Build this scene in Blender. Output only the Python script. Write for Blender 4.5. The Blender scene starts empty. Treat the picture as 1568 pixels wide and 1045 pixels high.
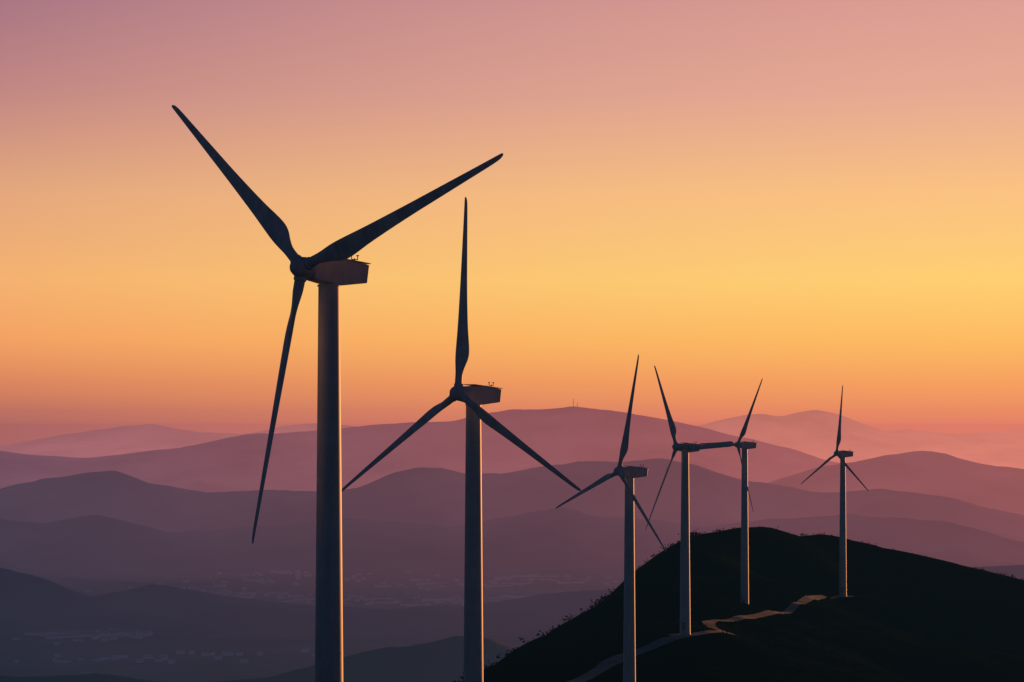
import bpy, math, random
import numpy as np
from mathutils import Vector

rng = np.random.default_rng(7)
random.seed(7)
F = 4000.0      # focal length in image pixels (pixel offsets below are divided by F)
def spot(bx, by, D):
    """image pixel (bx, by) pushed out to a chosen depth D -> world xyz"""
    return ((bx-784)/F*D, D, (650-by)/F*D)

def lin(c):
    return tuple(((v/255)/12.92 if v/255 <= .04045 else ((v/255+.055)/1.055)**2.4) for v in c)

scene = bpy.context.scene
scene.view_settings.view_transform = 'Standard'
scene.view_settings.look = 'None'
scene.view_settings.exposure = 0

# ---------------------------------------------------------------- helpers
def new_mesh(name, verts, faces, mat=None, smooth=True, parent=None):
    me = bpy.data.meshes.new(name)
    me.from_pydata([tuple(map(float, v)) for v in verts], [], [tuple(map(int, f)) for f in faces])
    me.update()
    if smooth:
        me.polygons.foreach_set("use_smooth", [True]*len(me.polygons))
    ob = bpy.data.objects.new(name, me)
    scene.collection.objects.link(ob)
    if mat: me.materials.append(mat)
    if parent: ob.parent = parent
    return ob

def grid_mesh(name, X, Y, Z, mat):
    ny, nx = X.shape
    me = bpy.data.meshes.new(name)
    co = np.stack([X, Y, Z], -1).reshape(-1, 3).astype(np.float32)
    i = np.arange(ny*nx).reshape(ny, nx)
    q = np.stack([i[:-1, :-1], i[:-1, 1:], i[1:, 1:], i[1:, :-1]], -1).reshape(-1, 4)
    me.vertices.add(len(co)); me.vertices.foreach_set("co", co.ravel())
    me.loops.add(q.size); me.loops.foreach_set("vertex_index", q.ravel().astype(np.int32))
    me.polygons.add(len(q))
    me.polygons.foreach_set("loop_start", (np.arange(len(q))*4).astype(np.int32))
    me.polygons.foreach_set("loop_total", np.full(len(q), 4, np.int32))
    me.update(calc_edges=True); me.validate()
    me.polygons.foreach_set("use_smooth", [True]*len(me.polygons))
    me.materials.append(mat)
    ob = bpy.data.objects.new(name, me); scene.collection.objects.link(ob)
    return ob

_perm = rng.random((256, 256))
def vnoise(x, y):
    xi = np.floor(x).astype(int); yi = np.floor(y).astype(int)
    fx = x-xi; fy = y-yi
    fx = fx*fx*fx*(fx*(fx*6-15)+10); fy = fy*fy*fy*(fy*(fy*6-15)+10)
    g = lambda a, b: _perm[a & 255, b & 255]
    return ((g(xi, yi)*(1-fx)+g(xi+1, yi)*fx)*(1-fy)+(g(xi, yi+1)*(1-fx)+g(xi+1, yi+1)*fx)*fy)*2-1
def fbm(x, y, o=5, ridged=False):
    s = 0; a = 1; t = 0
    for k in range(o):
        n = vnoise(x*2**k+17.3*k, y*2**k-9.1*k)
        if ridged: n = 1-2*np.abs(n)
        s = s+a*n; t += a; a *= .5
    return s/t

def mrn(nt, src, a, b, c=0, d=1, smooth=False):
    m = nt.nodes.new('ShaderNodeMapRange'); m.inputs['From Min'].default_value = a; m.inputs['From Max'].default_value = b
    m.inputs['To Min'].default_value = c; m.inputs['To Max'].default_value = d
    if smooth: m.interpolation_type = 'SMOOTHSTEP'
    nt.links.new(src, m.inputs['Value']); return m.outputs['Result']
def mixc(nt, fac, a, b):
    m = nt.nodes.new('ShaderNodeMix'); m.data_type = 'RGBA'
    if isinstance(fac, float): m.inputs[0].default_value = fac
    else: nt.links.new(fac, m.inputs[0])
    for i, s in ((6, a), (7, b)):
        if isinstance(s, tuple): m.inputs[i].default_value = (*s, 1)
        else: nt.links.new(s, m.inputs[i])
    return m.outputs[2]
def mth(nt, op, a, b=None):
    m = nt.nodes.new('ShaderNodeMath'); m.operation = op
    for i, s in enumerate((a, b)):
        if s is None: continue
        if isinstance(s, (int, float)): m.inputs[i].default_value = s
        else: nt.links.new(s, m.inputs[i])
    return m.outputs[0]
def ramp(nt, fac, stops):
    r = nt.nodes.new('ShaderNodeValToRGB'); e_ = r.color_ramp.elements
    while len(e_) < len(stops): e_.new(.5)
    for e, (p, c) in zip(e_, stops): e.position = p
    for e, (p, c) in zip(e_, stops): e.color = (*lin(c), 1)
    nt.links.new(fac, r.inputs['Fac']); return r.outputs['Color']

def mat_new(name):
    m = bpy.data.materials.new(name); m.use_nodes = True
    nt = m.node_tree; b = nt.nodes['Principled BSDF']
    return m, nt, b

def paint_haze(m, reach=12000):
    """evening haze painted on as emission, by distance, bearing from the origin and altitude"""
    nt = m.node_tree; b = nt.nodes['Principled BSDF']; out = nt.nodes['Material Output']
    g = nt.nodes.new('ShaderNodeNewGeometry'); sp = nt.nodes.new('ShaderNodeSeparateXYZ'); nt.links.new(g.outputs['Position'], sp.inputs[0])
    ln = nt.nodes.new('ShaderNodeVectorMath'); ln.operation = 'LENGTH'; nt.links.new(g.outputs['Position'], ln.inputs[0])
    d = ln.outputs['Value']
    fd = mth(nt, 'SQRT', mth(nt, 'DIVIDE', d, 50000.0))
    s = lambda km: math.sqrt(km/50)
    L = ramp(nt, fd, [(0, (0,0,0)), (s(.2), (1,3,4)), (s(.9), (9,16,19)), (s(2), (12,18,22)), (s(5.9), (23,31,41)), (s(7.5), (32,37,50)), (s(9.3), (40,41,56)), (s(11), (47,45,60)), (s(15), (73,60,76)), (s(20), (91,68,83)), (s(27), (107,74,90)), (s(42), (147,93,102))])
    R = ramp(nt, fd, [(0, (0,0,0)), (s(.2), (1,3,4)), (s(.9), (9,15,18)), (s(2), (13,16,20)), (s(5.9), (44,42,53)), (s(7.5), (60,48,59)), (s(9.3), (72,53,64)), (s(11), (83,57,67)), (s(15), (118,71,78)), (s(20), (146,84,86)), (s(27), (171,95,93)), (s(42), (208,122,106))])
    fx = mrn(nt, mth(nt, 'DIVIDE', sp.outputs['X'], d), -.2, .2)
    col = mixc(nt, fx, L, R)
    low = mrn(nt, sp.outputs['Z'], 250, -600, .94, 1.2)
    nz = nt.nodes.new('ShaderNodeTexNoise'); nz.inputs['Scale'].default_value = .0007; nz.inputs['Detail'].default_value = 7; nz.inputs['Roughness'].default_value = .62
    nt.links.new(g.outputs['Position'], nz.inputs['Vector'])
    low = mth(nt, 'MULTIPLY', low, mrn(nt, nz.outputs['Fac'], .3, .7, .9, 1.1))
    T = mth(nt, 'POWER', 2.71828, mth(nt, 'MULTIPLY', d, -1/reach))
    em = nt.nodes.new('ShaderNodeEmission'); nt.links.new(col, em.inputs['Color']); nt.links.new(low, em.inputs['Strength'])  # haze glow painted into the surface as emission, warmer towards the right
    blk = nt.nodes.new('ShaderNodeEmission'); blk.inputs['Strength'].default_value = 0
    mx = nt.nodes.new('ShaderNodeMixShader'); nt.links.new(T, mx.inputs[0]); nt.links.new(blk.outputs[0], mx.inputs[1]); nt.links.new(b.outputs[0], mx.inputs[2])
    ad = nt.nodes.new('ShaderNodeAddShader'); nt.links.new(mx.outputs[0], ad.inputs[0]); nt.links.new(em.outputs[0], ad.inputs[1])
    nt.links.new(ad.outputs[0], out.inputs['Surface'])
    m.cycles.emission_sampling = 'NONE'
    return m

def noise_mat(name, c1, c2, scale, rough=.9, c3=None, scale3=None, bump=0, bscale=None, spec=.3):
    m, nt, b = mat_new(name)
    g = nt.nodes.new('ShaderNodeNewGeometry')
    n = nt.nodes.new('ShaderNodeTexNoise'); n.inputs['Scale'].default_value = scale
    n.inputs['Detail'].default_value = 6; n.inputs['Roughness'].default_value = .6
    nt.links.new(g.outputs['Position'], n.inputs['Vector'])
    r = nt.nodes.new('ShaderNodeValToRGB')
    r.color_ramp.elements[0].position = .38; r.color_ramp.elements[1].position = .62
    r.color_ramp.elements[0].color = (*c1, 1); r.color_ramp.elements[1].color = (*c2, 1)
    nt.links.new(n.outputs['Fac'], r.inputs['Fac'])
    out = r.outputs['Color']
    if c3:
        n3 = nt.nodes.new('ShaderNodeTexNoise'); n3.inputs['Scale'].default_value = scale3
        n3.inputs['Detail'].default_value = 4
        nt.links.new(g.outputs['Position'], n3.inputs['Vector'])
        out = mixc(nt, mrn(nt, n3.outputs['Fac'], .5, .68), out, c3)
    nt.links.new(out, b.inputs['Base Color'])
    b.inputs['Roughness'].default_value = rough
    b.inputs['Specular IOR Level'].default_value = spec
    if bump:
        nb = nt.nodes.new('ShaderNodeTexNoise'); nb.inputs['Scale'].default_value = bscale; nb.inputs['Detail'].default_value = 5
        nt.links.new(g.outputs['Position'], nb.inputs['Vector'])
        bp = nt.nodes.new('ShaderNodeBump'); bp.inputs['Distance'].default_value = bump; bp.inputs['Strength'].default_value = 1
        nt.links.new(nb.outputs['Fac'], bp.inputs['Height']); nt.links.new(bp.outputs['Normal'], b.inputs['Normal'])
    return m

# ---------------------------------------------------------------- materials
heath = paint_haze(noise_mat('heath_ground', (.004, .010, .009), (.010, .019, .014), .06, c3=(.016, .024, .017), scale3=.02, bump=.5, bscale=.5, spec=.0))
scrub_m = paint_haze(noise_mat('scrub_leaves', (.007, .016, .012), (.017, .028, .018), .5, spec=.0))
gravel = paint_haze(noise_mat('gravel_road', (.22, .24, .26), (.32, .34, .36), .6, spec=.1))
forest = paint_haze(noise_mat('mountain_forest', (.02, .035, .02), (.1, .11, .07), .0016, c3=(.18, .16, .11), scale3=.0009, spec=.05))
valley_m = paint_haze(noise_mat('valley_fields', (.02, .035, .02), (.16, .17, .1), .0022, c3=(.26, .24, .18), scale3=.0035, spec=.05))
wall_m = paint_haze(noise_mat('town_walls', (.65, .63, .62), (.85, .83, .8), .01))
roof_m = paint_haze(noise_mat('town_roofs', (.3, .2, .16), (.75, .73, .7), .02))
mast_m = paint_haze(noise_mat('mast_steel', (.2, .2, .2), (.25, .25, .25), .1))
steel = paint_haze(noise_mat('galvanised_steel', (.25, .25, .26), (.35, .35, .36), 3, rough=.5))

def paint(name, base, dirt):
    m, nt, b = mat_new(name)
    tc = nt.nodes.new('ShaderNodeTexCoord')
    mp = nt.nodes.new('ShaderNodeMapping'); mp.inputs['Scale'].default_value = (1.6, 1.6, .12)
    nt.links.new(tc.outputs['Object'], mp.inputs['Vector'])
    n = nt.nodes.new('ShaderNodeTexNoise'); n.inputs['Scale'].default_value = 1.2; n.inputs['Detail'].default_value = 7
    nt.links.new(mp.outputs['Vector'], n.inputs['Vector'])
    n2 = nt.nodes.new('ShaderNodeTexNoise'); n2.inputs['Scale'].default_value = .5; n2.inputs['Detail'].default_value = 6
    nt.links.new(tc.outputs['Object'], n2.inputs['Vector'])
    f = mrn(nt, mth(nt, 'ADD', n.outputs['Fac'], n2.outputs['Fac']), .8, 1.25)
    nt.links.new(mixc(nt, f, base, dirt), b.inputs['Base Color'])
    b.inputs['Roughness'].default_value = .5; b.inputs['Specular IOR Level'].default_value = .3
    return paint_haze(m)
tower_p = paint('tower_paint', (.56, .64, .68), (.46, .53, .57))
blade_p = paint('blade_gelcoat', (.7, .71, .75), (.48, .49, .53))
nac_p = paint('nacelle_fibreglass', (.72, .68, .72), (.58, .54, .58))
dark_m, _nt, _b = mat_new('dark_gap'); _b.inputs['Base Color'].default_value = (.03, .03, .03, 1)

# ---------------------------------------------------------------- near ridge terrain
T = [  # tower x, y, base z, hub z, yaw, blade angle, rotor overhang
    (-15.4, 219.9, -35.0, 13.05, 42.2, 19.9, 3.1),
    (-4.6, 311.8, -44.2, 3.7, 44.3, 91.5, 2.55),
    (23.3, 518.3, -57.3, -9.3, 58.2, 79.8, 2.5),
    (42.1, 635.3, -51.3, -5.5, 59.8, 121.3, 2.5),
    (71.7, 805.0, -57.2, -6.3, 63.6, 60.0, 2.5),
    (113.6, 897.0, -59.2, -10.0, 62.3, 88.1, 2.5)]
crest = [(700,1045,600),(745,1020,640),(800,985,690),(870,950,740),(900,935,770),(960,905,810),(990,880,840),(1025,850,880),
 (1060,825,910),(1090,815,930),(1120,810,950),(1160,808,970),(1250,820,1010),(1300,835,1030),(1400,855,1040),(1500,880,1050),
 (1568,898,1050),(1750,945,1050),(2000,1020,1050)]
P = [(t[0], t[1], t[2]) for t in T]
for c in crest:
    x, y, z = spot(*c); P.append((x, y, z))
for c in crest[::2]:
    x, y, z = spot(*c)
    P.append((x-25*(c[2] < 900), y+110, z-45)); P.append((x-60*(c[2] < 900), y+450, z-270))
road_pts = [(840,1075,520),(880,1045,560),(905,1034,577),(940,1015,596),(985,998,615),(1050,984,632),(1092,975,647),(1116,967,658),(1112,960,670),
            (1088,957,680),(1090,952,698),(1130,947,722),(1180,940,760),(1215,927,810),(1240,918,850),(1262,913,880),(1283,912,893)]
RP = [spot(*c) for c in road_pts]
P += RP[:6]+[RP[7]]+RP[10:16]
for c in [(1200,1000,660),(1400,1045,720),(1568,960,900),(1568,1045,750),(1400,980,860),(1200,905,900),(1120,900,840),(1060,900,800),
          (1350,900,960),(1000,950,720),(900,990,640),(1750,1045,800),(1300,1050,600)]:
    P.append(spot(*c))
P += [(0,0,-2.5),(-20,30,-6.5),(30,30,-7),(0,100,-17),(60,100,-26),(-70,100,-30),(40,220,-42),(-80,220,-62),(70,330,-58),(-70,330,-80),(90,450,-70),
      (-50,480,-85),(-60,600,-105),(-40,720,-110),(-200,200,-150),(-200,600,-210),(-200,1000,-300),(0,1000,-190),(-500,0,-330),(-500,600,-420),(-500,1400,-500),
      (0,1500,-450),(300,300,-150),(300,600,-120),(700,600,-280),(700,0,-330),(700,1100,-250),(400,1500,-400),(700,1700,-560),(0,-200,-30),(300,-200,-120),(-300,-200,-160)]
P = np.array(P)
keepi = []
for i in range(len(P)):
    if all(math.hypot(P[i, 0]-P[j, 0], P[i, 1]-P[j, 1]) > 6 for j in keepi): keepi.append(i)
P = P[keepi]
mu = P[:, 2].mean()
SC = 900.0
kern = lambda d: np.exp(-d/SC)
dd_ = np.sqrt(((P[:, None, :2]-P[None, :, :2])**2).sum(-1)+64)
A = kern(dd_)
A = A+np.eye(len(P))*.0008
wts = np.linalg.solve(A, P[:, 2]-mu)
def ridge_h(x, y, noise=True):
    sh = x.shape; x = x.ravel(); y = y.ravel(); out = np.zeros(len(x))
    for s in range(0, len(x), 20000):
        e = slice(s, s+20000)
        q = np.sqrt((x[e, None]-P[None, :, 0])**2+(y[e, None]-P[None, :, 1])**2+64)
        out[e] = (kern(q)*wts[None, :]).sum(1)+mu
    if noise:
        amp = np.clip((np.hypot(x, y)-150)/300, 0, 1)
        out += amp*(.9*fbm(x/28, y/28, 4)+.3*fbm(x/6, y/6, 2))
    return out.reshape(sh)
gx = np.arange(-500, 801, 4.0); gy = np.arange(-200, 1701, 4.0)
GX, GY = np.meshgrid(gx, gy)
GZ = ridge_h(GX, GY)
for t in T:
    d = np.hypot(GX-t[0], GY-t[1]); w = np.clip(1-(d-7)/14, 0, 1); w = w*w*(3-2*w)
    GZ = GZ*(1-w)+t[2]*w
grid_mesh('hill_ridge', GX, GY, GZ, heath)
def hz(x, y):
    u = (np.asarray(x)-gx[0])/4; v = (np.asarray(y)-gy[0])/4
    i = np.clip(np.floor(u).astype(int), 0, len(gx)-2); j = np.clip(np.floor(v).astype(int), 0, len(gy)-2)
    a = u-i; b = v-j
    return (GZ[j, i]*(1-a)+GZ[j, i+1]*a)*(1-b)+(GZ[j+1, i]*(1-a)+GZ[j+1, i+1]*a)*b

def catmull(pts, k=10):
    pts = [np.array(p[:2]) for p in pts]; pts = [2*pts[0]-pts[1]]+pts+[2*pts[-1]-pts[-2]]; out = []
    for i in range(1, len(pts)-2):
        for j in range(k):
            t = j/k; p0, p1, p2, p3 = pts[i-1:i+3]
            out.append(.5*((2*p1)+(-p0+p2)*t+(2*p0-5*p1+4*p2-p3)*t*t+(-p0+3*p1-3*p2+p3)*t**3))
    out.append(pts[-2]); return np.array(out)
def ribbon(name, pts, w0, w1, lift=.16, cross=7):
    c = catmull(pts, 16); tg = np.gradient(c, axis=0); tg /= np.linalg.norm(tg, axis=1)[:, None]+1e-9
    nr = np.stack([-tg[:, 1], tg[:, 0]], 1)
    s = np.linspace(-.5, .5, cross)
    wv = np.linspace(w0, w1, len(c))*(1+.2*fbm(np.arange(len(c))*.15, np.zeros(len(c))+3, 2))
    X = c[:, 0:1]+nr[:, 0:1]*s[None]*wv[:, None]; Y = c[:, 1:2]+nr[:, 1:2]*s[None]*wv[:, None]
    return grid_mesh(name, X, Y, hz(X, Y)+lift, gravel)
ribbon('gravel_track', RP, 4.8, 2.5)
def disc(name, cx, cy, rx, ry, lift=.1):
    th = np.linspace(0, 2*math.pi, 49); rr = np.linspace(.02, 1, 8)
    X = cx+np.outer(rr, rx*np.cos(th)*(1+.08*np.sin(3*th))); Y = cy+np.outer(rr, ry*np.sin(th))
    return grid_mesh(name, X, Y, hz(X, Y)+lift, gravel)
for t in T[2:]:
    disc('gravel_hardstand', t[0], t[1], 4.0, 4.0)

# scrub: leaf clumps over the ridge, one mesh
N = 90000
px = rng.uniform(-60, 420, N); py = rng.uniform(520, 1120, N)
dens = fbm(px/22, py/22, 3)*.5+.5
cr = np.array([spot(*c)[:2] for c in crest])
dcr = np.min(np.hypot(px[:, None]-cr[None, :, 0], py[:, None]-cr[None, :, 1]), axis=1)
leftw = np.clip(1-(px-60)/60, 0, 1)
rc = catmull(RP, 8)
droad = np.min(np.hypot(px[:, None]-rc[None, :, 0], py[:, None]-rc[None, :, 1]), axis=1)
dt = np.min(np.stack([np.hypot(px-t[0], py-t[1]) for t in T]), axis=0)
prob = np.clip((dens-.48)*2.2, .05, 1)*(.3+.5*leftw*(dcr < 40))
keep = (rng.random(N) < prob) & (droad > 3.6) & (dt > 7)
px, py, lw = px[keep], py[keep], leftw[keep]
pz = hz(px, py)
size = rng.uniform(.3, .9, len(px))*(1+1.3*lw*(rng.random(len(px))**2))
K = 14
cen = np.stack([px, py, pz+size*.25], 1)
off = rng.normal(0, .5, (len(px), K, 3))*size[:, None, None]; off[..., 2] = np.abs(off[..., 2])*.9
tc = (cen[:, None, :]+off).reshape(-1, 3); ts = np.repeat(size, K)*.38
tri = tc[:, None, :]+rng.normal(0, 1, (len(tc), 3, 3))*ts[:, None, None]*.6
co = tri.reshape(-1, 3).astype(np.float32)
me = bpy.data.meshes.new('heath_scrub')
me.vertices.add(len(co)); me.vertices.foreach_set('co', co.ravel())
me.loops.add(len(co)); me.loops.foreach_set('vertex_index', np.arange(len(co), dtype=np.int32))
me.polygons.add(len(co)//3)
me.polygons.foreach_set('loop_start', (np.arange(len(co)//3)*3).astype(np.int32)); me.polygons.foreach_set('loop_total', np.full(len(co)//3, 3, np.int32))
me.update(calc_edges=True); me.materials.append(scrub_m)
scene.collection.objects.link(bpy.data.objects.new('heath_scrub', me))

# ---------------------------------------------------------------- valley floor (one sheet to the horizon)
def valley_z(x, y):
    return -690+70*fbm(x/2600, y/2600, 5)+25*fbm(x/700, y/700, 3)
vx = np.linspace(-1, 1, 401); vx = np.sign(vx)*np.abs(vx)**1.7*45000
vy = -20000+np.linspace(0, 1, 520)**1.5*110000
VX, VY = np.meshgrid(vx, vy)
grid_mesh('valley_ground', VX, VY, valley_z(VX, VY), valley_m)

# ---------------------------------------------------------------- mountain ranges
def mrange(D, prof, half, depth, rough=1.0, base=-760, sd=0.0, nx=900, nyy=80):
    prof = np.array(prof, float)
    x = np.linspace(-half, half, nx)
    bxp = x/D*F+784
    z = np.interp(bxp, prof[:, 0], prof[:, 1])
    k = np.exp(-np.linspace(-2, 2, 9)**2); k /= k.sum()
    z = np.convolve(np.pad(z, 4, mode='edge'), k, 'valid')
    zc = (650-z)/F*D
    out = np.clip((np.abs(bxp-784)-800)/900, 0, 1)
    zc = zc+out*120*fbm(x/4000+sd, x*0+sd, 4)*(D/20000)
    zc = zc+D*.0016*fbm(x/(D*.02)+sd, x*0+sd*3, 6)*rough
    t = np.linspace(-1, 1, nyy)
    X, Tt = np.meshgrid(x, t); Y = D+Tt*depth+depth*.16*fbm(X/(depth*1.1)+sd, X*0+sd, 4)
    g = np.exp(-(np.abs(Tt)*2.1)**1.35)
    zz = base+(zc[None]-base)*g
    spn = fbm(X/(depth*.35)+sd, Y/(depth*.5)+sd, 6, ridged=True)
    relief = (zc[None]-base)
    zz = zz+relief*.34*(spn-.2)*(1-g)*np.exp(-((np.abs(Tt)-.45)/.35)**2)
    return grid_mesh('mountain_range', X, Y, zz, forest)
A_ = [(-600,690),(0,682),(60,672),(130,660),(180,654),(225,650),(260,655),(300,660),(370,663),(430,652),(480,648),(560,655),(800,665),(1000,662),(1060,653),(1100,643),(1140,634),(1170,632),(1200,637),(1225,631),(1250,628),(1280,633),(1320,648),(1360,661),(1390,656),(1420,660),(1460,663),(1520,660),(1568,658),(1900,668),(2400,655)]
B_ = [(-600,720),(-200,690),(0,688),(60,697),(130,702),(180,698),(240,688),(300,680),(350,671),(400,664),(470,659),(540,652),(610,648),(690,643),(730,635),(780,627),(830,627),(860,624),(878,622),(910,627),(960,633),(1010,641),(1060,650),(1110,662),(1150,672),(1200,684),(1260,705),(1330,715),(1400,730),(1568,760),(2000,770)]
C_ = [(-500,790),(1000,780),(1150,745),(1250,715),(1310,704),(1350,696),(1400,689),(1440,694),(1490,708),(1568,722),(1700,700),(2000,740)]
D_ = [(-400,735),(0,752),(40,738),(80,728),(130,726),(180,721),(205,728),(240,742),(330,754),(420,749),(500,750),(560,740),(600,724),(640,714),(680,716),(720,726),(780,724),(840,710),(890,704),(950,708),(1010,702),(1080,714),(1150,737),(1230,752),(1330,748),(1390,750),(1440,757),(1500,772),(1568,790),(1900,800)]
H_ = [(-400,800),(0,792),(70,800),(150,790),(260,815),(400,805),(520,790),(620,797),(700,806),(780,790),(860,778),(950,792),(1080,805),(1300,790),(1450,800),(1568,830),(1900,830)]
E_ = [(-400,850),(0,866),(60,884),(130,915),(190,907),(240,899),(300,907),(370,920),(460,925),(560,930),(640,925),(720,925),(800,912),(870,907),(1000,900),(1200,890),(1568,870),(2000,870)]
G_ = [(-400,1030),(0,1035),(150,1030),(300,1045),(420,1035),(500,1008),(560,995),(620,986),(660,978),(700,973),(745,977),(780,988),(850,1012),(1000,1020),(1600,1030)]
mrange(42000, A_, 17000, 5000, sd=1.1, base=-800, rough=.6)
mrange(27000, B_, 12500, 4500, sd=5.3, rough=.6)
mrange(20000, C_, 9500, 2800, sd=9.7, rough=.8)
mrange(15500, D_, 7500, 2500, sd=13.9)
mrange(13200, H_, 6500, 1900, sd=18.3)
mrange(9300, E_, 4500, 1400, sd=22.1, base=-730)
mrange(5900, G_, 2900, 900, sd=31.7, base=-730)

# telecom masts on the summit
def tube(verts, faces, a, b, r, n=6):
    a = Vector(a); b = Vector(b); d = (b-a).normalized(); u = d.orthogonal().normalized(); v = d.cross(u); s = len(verts)
    for c in (a, b):
        for k in range(n):
            t = 2*math.pi*k/n; verts.append(c+u*r*math.cos(t)+v*r*math.sin(t))
    for k in range(n):
        faces.append((s+k, s+(k+1) % n, s+n+(k+1) % n, s+n+k))
    faces.append(tuple(s+k for k in range(n))[::-1]); faces.append(tuple(s+n+k for k in range(n)))
for mx, top in ((878, 612), (884, 618)):
    x, y, z = spot(mx, 623, 27000); h = (624-top)/F*27000
    v = []; f = []
    for s in (-3, 3):
        for q in (-3, 3):
            tube(v, f, (x+s, y+q, z-20), (x+s*.4, y+q*.4, z+h), 1.2)
    for k in range(8):
        hh = z+h*k/8; w = 3*(1-.6*k/8); tube(v, f, (x-w, y-w, hh), (x+w, y-w, hh+h/8), .6); tube(v, f, (x-w, y+w, hh), (x+w, y+w, hh+h/8), .6)
    new_mesh('telecom_mast', v, f, mast_m, False)

# towns in the valley: houses/sheds with gable roofs merged in one mesh per town
def town(pix_x, pix_y, D, sx, sy, count, big):
    cx, cy, _ = spot(pix_x, pix_y, D)  # town centre given as image pixel coordinates plus depth
    v = []; f = []; mi = []
    X = cx+rng.normal(0, sx, count); Y = cy+rng.normal(0, sy, count)
    Zs = valley_z(X, Y)
    for i in range(count):
        isb = rng.random() < big
        l, w, h = (rng.uniform(50, 130), rng.uniform(25, 50), rng.uniform(6, 9)) if isb else (rng.uniform(12, 30), rng.uniform(10, 16), rng.uniform(5, 12))
        a = rng.uniform(-.5, .5); ca, sa = math.cos(a), math.sin(a); s = len(v); z0 = Zs[i]-4
        for (dx, dy, dz) in [(-1,-1,0),(1,-1,0),(1,1,0),(-1,1,0),(-1,-1,1),(1,-1,1),(1,1,1),(-1,1,1)]:
            v.append((X[i]+ca*dx*l/2-sa*dy*w/2, Y[i]+sa*dx*l/2+ca*dy*w/2, z0+dz*(h+4)))
        for dx in (-1, 1): v.append((X[i]+ca*dx*l/2, Y[i]+sa*dx*l/2, z0+h+4+w*.18))
        for q in [(0,1,5,4),(1,2,6,5),(2,3,7,6),(3,0,4,7),(4,7,8),(5,9,6)]: f.append(tuple(s+k for k in q)); mi.append(0)
        for q in [(4,5,9,8),(6,7,8,9)]: f.append(tuple(s+k for k in q)); mi.append(1)
    ob = new_mesh('distant_town', v, f, wall_m, False); ob.data.materials.append(roof_m)
    ob.data.polygons.foreach_set('material_index', mi)
town(320, 888, 10900, 170, 110, 50, .35)
town(640, 903, 10400, 350, 160, 120, .25)
town(800, 885, 11300, 250, 150, 50, .2)
town(150, 960, 8500, 90, 120, 60, .1)
town(250, 990, 7800, 200, 90, 35, .04)
town(60, 900, 10400, 170, 150, 30, .1)
town(470, 870, 11600, 300, 200, 50, .1)

# ---------------------------------------------------------------- wind turbines
TILT = math.radians(4.5)
def loft(rings, cap=True):
    v = []; f = []; n = len(rings[0])
    for r in rings: v += list(r)
    for i in range(len(rings)-1):
        for k in range(n):
            f.append((i*n+k, i*n+(k+1) % n, (i+1)*n+(k+1) % n, (i+1)*n+k))
    if cap:
        f.append(tuple(range(n))[::-1]); f.append(tuple((len(rings)-1)*n+k for k in range(n)))
    return v, f

def blade_mesh(name, parent, O, rad, te, ax):
    """rad: radial unit, te: in-plane trailing direction, ax: upwind axis"""
    st = np.array([(.5,.94,.94,.5,0),(1.6,.88,.88,.5,0),(2.3,.92,.82,.47,6),(3.1,1.2,.68,.4,13),(3.9,1.56,.55,.34,16),(4.7,1.72,.45,.31,15),(5.8,1.66,.37,.3,12),(7.5,1.42,.3,.3,9),
          (10,1.18,.25,.3,6.5),(13,.96,.19,.3,4.5),(16,.8,.15,.3,3),(19,.64,.11,.3,2),(21.3,.52,.085,.3,1),(22.6,.44,.065,.32,.5),(23.2,.34,.045,.38,0),(23.45,.2,.03,.5,0),(23.52,.06,.015,.6,0)])
    PITCH = 10
    rs = []
    for i in range(len(st)-1):
        p0 = st[max(i-1, 0)]; p1 = st[i]; p2 = st[i+1]; p3 = st[min(i+2, len(st)-1)]
        m1 = (p2-p0)/max(p2[0]-p0[0], 1e-6)*(p2[0]-p1[0]); m2 = (p3-p1)/max(p3[0]-p1[0], 1e-6)*(p2[0]-p1[0])
        for t in (0, .33, .66):
            rs.append((2*t**3-3*t*t+1)*p1+(t**3-2*t*t+t)*m1+(-2*t**3+3*t*t)*p2+(t**3-t*t)*m2)
    rs.append(st[-1])
    rings = []
    for (r, c, th, le, tw) in rs:
        b = math.radians(tw+PITCH*min(1, r/3))
        cd = te*math.cos(b)-ax*math.sin(b); nd = ax*math.cos(b)+te*math.sin(b)
        ring = []; nn = 28; blend = min(1, max(0, (r-2.0)/2.2))
        for k in range(nn):
            t = 2*math.pi*k/nn
            s = (1-math.cos(t))/2
            circ = math.sin(t)*.5
            foil = (1 if t < math.pi else -.75)*(2.6*(.2969*math.sqrt(s)-.126*s-.3516*s*s+.2843*s**3-.1036*s**4))*1.9*.52
            y = circ*(1-blend)+foil*blend
            ring.append(O+rad*r+cd*((s-le)*c)+nd*(y*th))
        rings.append(ring)
    v, f = loft(rings)
    return new_mesh(name, v, f, blade_p, True, parent)

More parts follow.
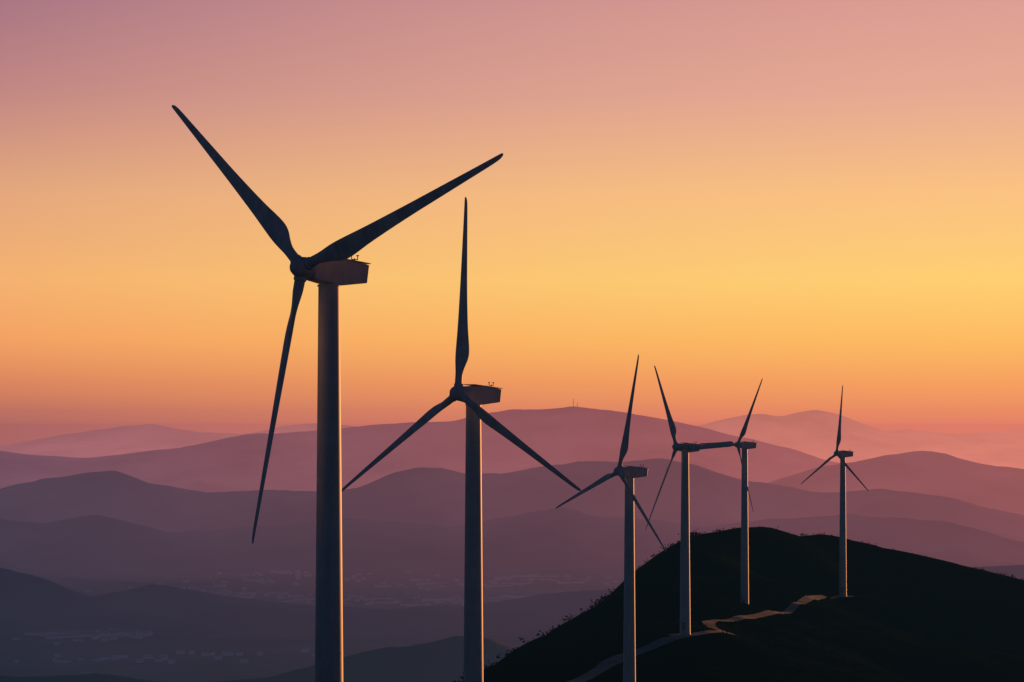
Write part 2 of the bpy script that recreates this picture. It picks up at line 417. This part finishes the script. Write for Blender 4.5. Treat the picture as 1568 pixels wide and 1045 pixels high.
def turbine(tx, ty, tz, hzb, yaw, th0, over):
    emp = bpy.data.objects.new('wind_turbine', None); scene.collection.objects.link(emp)
    emp.location = (tx, ty, tz); emp.empty_display_size = 2
    psi = math.radians(yaw); H = hzb-tz
    a0 = Vector((-math.sin(psi), -math.cos(psi), 0)); u = Vector((math.cos(psi), -math.sin(psi), 0)); up = Vector((0, 0, 1))
    ax = Vector((a0.x*math.cos(TILT), a0.y*math.cos(TILT), math.sin(TILT)))
    vv = Vector((-a0.x*math.sin(TILT), -a0.y*math.sin(TILT), math.cos(TILT)))
    hub = a0*over+Vector((0, 0, H)); ex = over-2.5
    prof = [(-2.0, 1.75), (.12, 1.75), (.12, 1.42), (.3, 1.42), (.3, 1.32)]
    ht = H-1.42; segs = 3
    rr = lambda z: 1.32+(.9-1.32)*(z/ht)
    for s in range(1, segs+1):
        for k in range(1, 7):
            z = .3+(ht-.3)*((s-1)+k/6)/segs
            prof.append((z-(.05 if k == 6 else 0), rr(z)))
        if s < segs:
            z = .3+(ht-.3)*s/segs
            prof += [(z-.045, rr(z)+.012), (z+.045, rr(z)+.012), (z+.05, rr(z))]
    prof += [(ht-.04, .9), (ht-.04, .98), (ht+.12, .98), (ht+.12, .84), (ht+.3, .84)]
    nn = 64
    rings = [[Vector((r*math.cos(2*math.pi*k/nn), r*math.sin(2*math.pi*k/nn), z)) for k in range(nn)] for z, r in prof]
    v, f = loft(rings)
    tw = new_mesh('tower', v, f, tower_p, True, emp)
    m = tw.modifiers.new('es', 'EDGE_SPLIT'); m.split_angle = math.radians(35)
    v = []; f = []
    dd = Vector((-.35, -1, 0)).normalized(); ds = Vector((-dd.y, dd.x, 0))
    def box(c, e1, e2, e3):
        s = len(v)
        for k in (-1, 1):
            for j in (-1, 1):
                for i in (-1, 1): v.append(c+e1*i+e2*j+e3*k)
        for q in [(0,2,3,1),(4,5,7,6),(0,1,5,4),(2,6,7,3),(0,4,6,2),(1,3,7,5)]: f.append(tuple(s+k for k in q))
    box(dd*1.3+up*2.3, ds*.42, dd*.06, up*1.0)
    for k in range(4): box(dd*(1.6+.28*k)+up*(1.0-.27*k), ds*.5, dd*.14, up*.03)
    new_mesh('door_and_steps', v, f, steel, False, emp)
    pr = [(1.15,.02),(1.12,.2),(1.03,.42),(.85,.62),(.58,.78),(.25,.88),(-.2,.92),(-.62,.91),(-.72,.88),(-.74,.62),(-1.0,.6)]
    rings = [[hub+ax*s+(u*math.cos(2*math.pi*k/40)+vv*math.sin(2*math.pi*k/40))*r for k in range(40)] for s, r in pr]
    v, f = loft(rings)
    o = new_mesh('hub_spinner', v, f, nac_p, True, emp); m = o.modifiers.new('es', 'EDGE_SPLIT'); m.split_angle = math.radians(50)
    for b in range(3):
        a = math.radians(th0+120*b)
        rad = u*math.cos(a)+vv*math.sin(a); te = u*math.sin(a)-vv*math.cos(a)
        blade_mesh('blade_%d' % (b+1), emp, hub, rad, te, ax)
        rings = [[hub+rad*s+(te*math.cos(2*math.pi*k/32)+ax*math.sin(2*math.pi*k/32))*r for k in range(32)] for s, r in ((.6,.54),(1.05,.54),(1.12,.51))]
        v, f = loft(rings); new_mesh('blade_root_%d' % (b+1), v, f, nac_p, True, emp)
    def sect(s, hw, top, bot, rd, slant=0):
        pts = []
        for (cx, cz, a0_) in ((hw-rd, top-rd, 0), (-hw+rd, top-rd, 90), (-hw+rd, bot+rd, 180), (hw-rd, bot+rd, 270)):
            for k in range(5):
                a = math.radians(a0_+k*22.5)
                y = cx+rd*math.cos(a); z = cz+rd*math.sin(a)
                pts.append(hub-a0*(s+slant*(z-bot)/(top-bot))+u*y+up*z)
        return pts
    secs = [(.78,.74,.74,-.88,.1,0),(.86,.8,.8,-.93,.09,0),(3.1+ex,.94,.9,-1.38,.07,0),(3.14+ex,.95,.9,-1.38,.07,0),(6.12+ex,.88,.5,-1.06,.07,.25),(6.2+ex,.82,.44,-1.0,.07,.25)]
    v, f = loft([sect(*s) for s in secs])
    o = new_mesh('nacelle', v, f, nac_p, True, emp); m = o.modifiers.new('es', 'EDGE_SPLIT'); m.split_angle = math.radians(23)
    hub2 = hub-a0*ex
    v = []; f = []
    sdir = (-a0*5.0+up*(-.46)).normalized(); sn = sdir.cross(u).normalized()
    if sn.z < 0: sn = -sn
    mid = hub2-a0*4.1+up*.78
    box(mid+sn*.05, u*.97, sdir*2.4, sn*.03)
    for sg in (-1, 1):
        sd_ = (-a0*5.4+up*-.15).normalized()
        box(hub2-a0*4.7+up*-.22+u*sg*.91, u*.03, sd_*1.45, up*.025)
    new_mesh('nacelle_trim', v, f, nac_p, False, emp)
    v = []; f = []
    for k in range(4): box(hub2-a0*(6.34+.035*k)+up*(-.7+.22*k), u*.6, -a0*.02, up*.05)
    new_mesh('rear_grille', v, f, dark_m, False, emp)
    v = []; f = []
    b0 = hub2-a0*5.5+up*.66
    tube(v, f, b0-up*.1, b0+up*.42, .045)
    tube(v, f, b0+up*.3-a0*.36, b0+up*.3+a0*.36, .04)
    for s in (-1, 1):
        q = b0+up*.3+a0*.36*s; tube(v, f, q, q+up*.36, .04); tube(v, f, q+up*.34-u*.12, q+up*.34+u*.12, .055)
    b1 = hub2-a0*4.7+up*.72; tube(v, f, b1-up*.1, b1+up*.25, .05)
    new_mesh('anemometer', v, f, steel, False, emp)
for t in T: turbine(*t)

# ---------------------------------------------------------------- sky
w = bpy.data.worlds.new('World'); scene.world = w; w.use_nodes = True
nt = w.node_tree; nt.nodes.clear()
wo = nt.nodes.new('ShaderNodeOutputWorld'); bg = nt.nodes.new('ShaderNodeBackground'); nt.links.new(bg.outputs[0], wo.inputs[0])
tcn = nt.nodes.new('ShaderNodeTexCoord'); sp = nt.nodes.new('ShaderNodeSeparateXYZ'); nt.links.new(tcn.outputs['Generated'], sp.inputs[0])
sq = mth(nt, 'SQRT', mth(nt, 'MAXIMUM', sp.outputs['Z'], 0))
S = lambda y: math.sqrt((650-y)/4000)
far = [(.46, (70, 62, 86)), (.58, (26, 36, 56)), (1, (13, 23, 40))]
L_ = ramp(nt, sq, [(0, (166,100,100)), (S(630), (184,110,98)), (S(585), (218,132,95)), (S(520), (243,160,100)), (S(430), (244,175,112)), (S(300), (226,165,125)), (S(150), (190,132,130)), (S(0), (160,112,130))]+far)
R_ = ramp(nt, sq, [(0, (225,125,105)), (S(630), (236,140,100)), (S(585), (248,162,96)), (S(520), (254,188,98)), (S(430), (255,208,115)), (S(300), (252,195,130)), (S(150), (232,172,148)), (S(0), (222,158,148))]+far)
Bk = ramp(nt, sq, [(0, (20,62,76)), (.2, (26,62,78)), (.4, (46,52,76)), (.6, (30,40,62)), (.8, (18,28,48)), (1, (13,23,40))])
hlen = mth(nt, 'SQRT', mth(nt, 'ADD', mth(nt, 'MULTIPLY', sp.outputs['X'], sp.outputs['X']), mth(nt, 'MULTIPLY', sp.outputs['Y'], sp.outputs['Y'])))
az = math.radians(17)
dot = mth(nt, 'DIVIDE', mth(nt, 'ADD', mth(nt, 'MULTIPLY', sp.outputs['X'], math.sin(az)), mth(nt, 'MULTIPLY', sp.outputs['Y'], math.cos(az))), mth(nt, 'MAXIMUM', hlen, .001))
front = mixc(nt, mrn(nt, dot, .875, 1.0), L_, R_)
allc = mixc(nt, mrn(nt, dot, .58, .87), Bk, front)
allc2 = mixc(nt, mrn(nt, sp.outputs['Z'], -.06, -.012), lin((12, 24, 32)), allc)
sk = nt.nodes.new('ShaderNodeTexSky'); sk.sky_type = 'NISHITA'; sk.sun_disc = False
sk.sun_elevation = math.radians(.4); sk.sun_rotation = math.radians(36); sk.air_density = 1.2; sk.dust_density = 2
skm = nt.nodes.new('ShaderNodeVectorMath'); skm.operation = 'SCALE'; nt.links.new(sk.outputs[0], skm.inputs[0]); skm.inputs['Scale'].default_value = .001
ad = nt.nodes.new('ShaderNodeVectorMath'); ad.operation = 'ADD'; nt.links.new(allc2, ad.inputs[0]); nt.links.new(skm.outputs[0], ad.inputs[1])
nt.links.new(ad.outputs[0], bg.inputs['Color']); bg.inputs['Strength'].default_value = 1

sl = bpy.data.lights.new('sun', 'SUN'); sl.energy = 3.0; sl.angle = math.radians(.5); sl.color = (1, .36, .1)
so = bpy.data.objects.new('sun', sl); scene.collection.objects.link(so)
sa, se = math.radians(36), math.radians(.4)
dirv = Vector((math.sin(sa)*math.cos(se), math.cos(sa)*math.cos(se), math.sin(se)))
so.rotation_euler = dirv.to_track_quat('Z', 'Y').to_euler(); so.location = (200, 100, 100)

cam = bpy.data.cameras.new('camera'); co_ = bpy.data.objects.new('camera', cam); scene.collection.objects.link(co_)
cam.sensor_width = 36; cam.lens = F*36/1568; cam.shift_y = 127.5/1568
cam.clip_start = 1; cam.clip_end = 200000
co_.location = (0, 0, 0); co_.rotation_euler = (math.radians(90), 0, 0)
scene.camera = co_
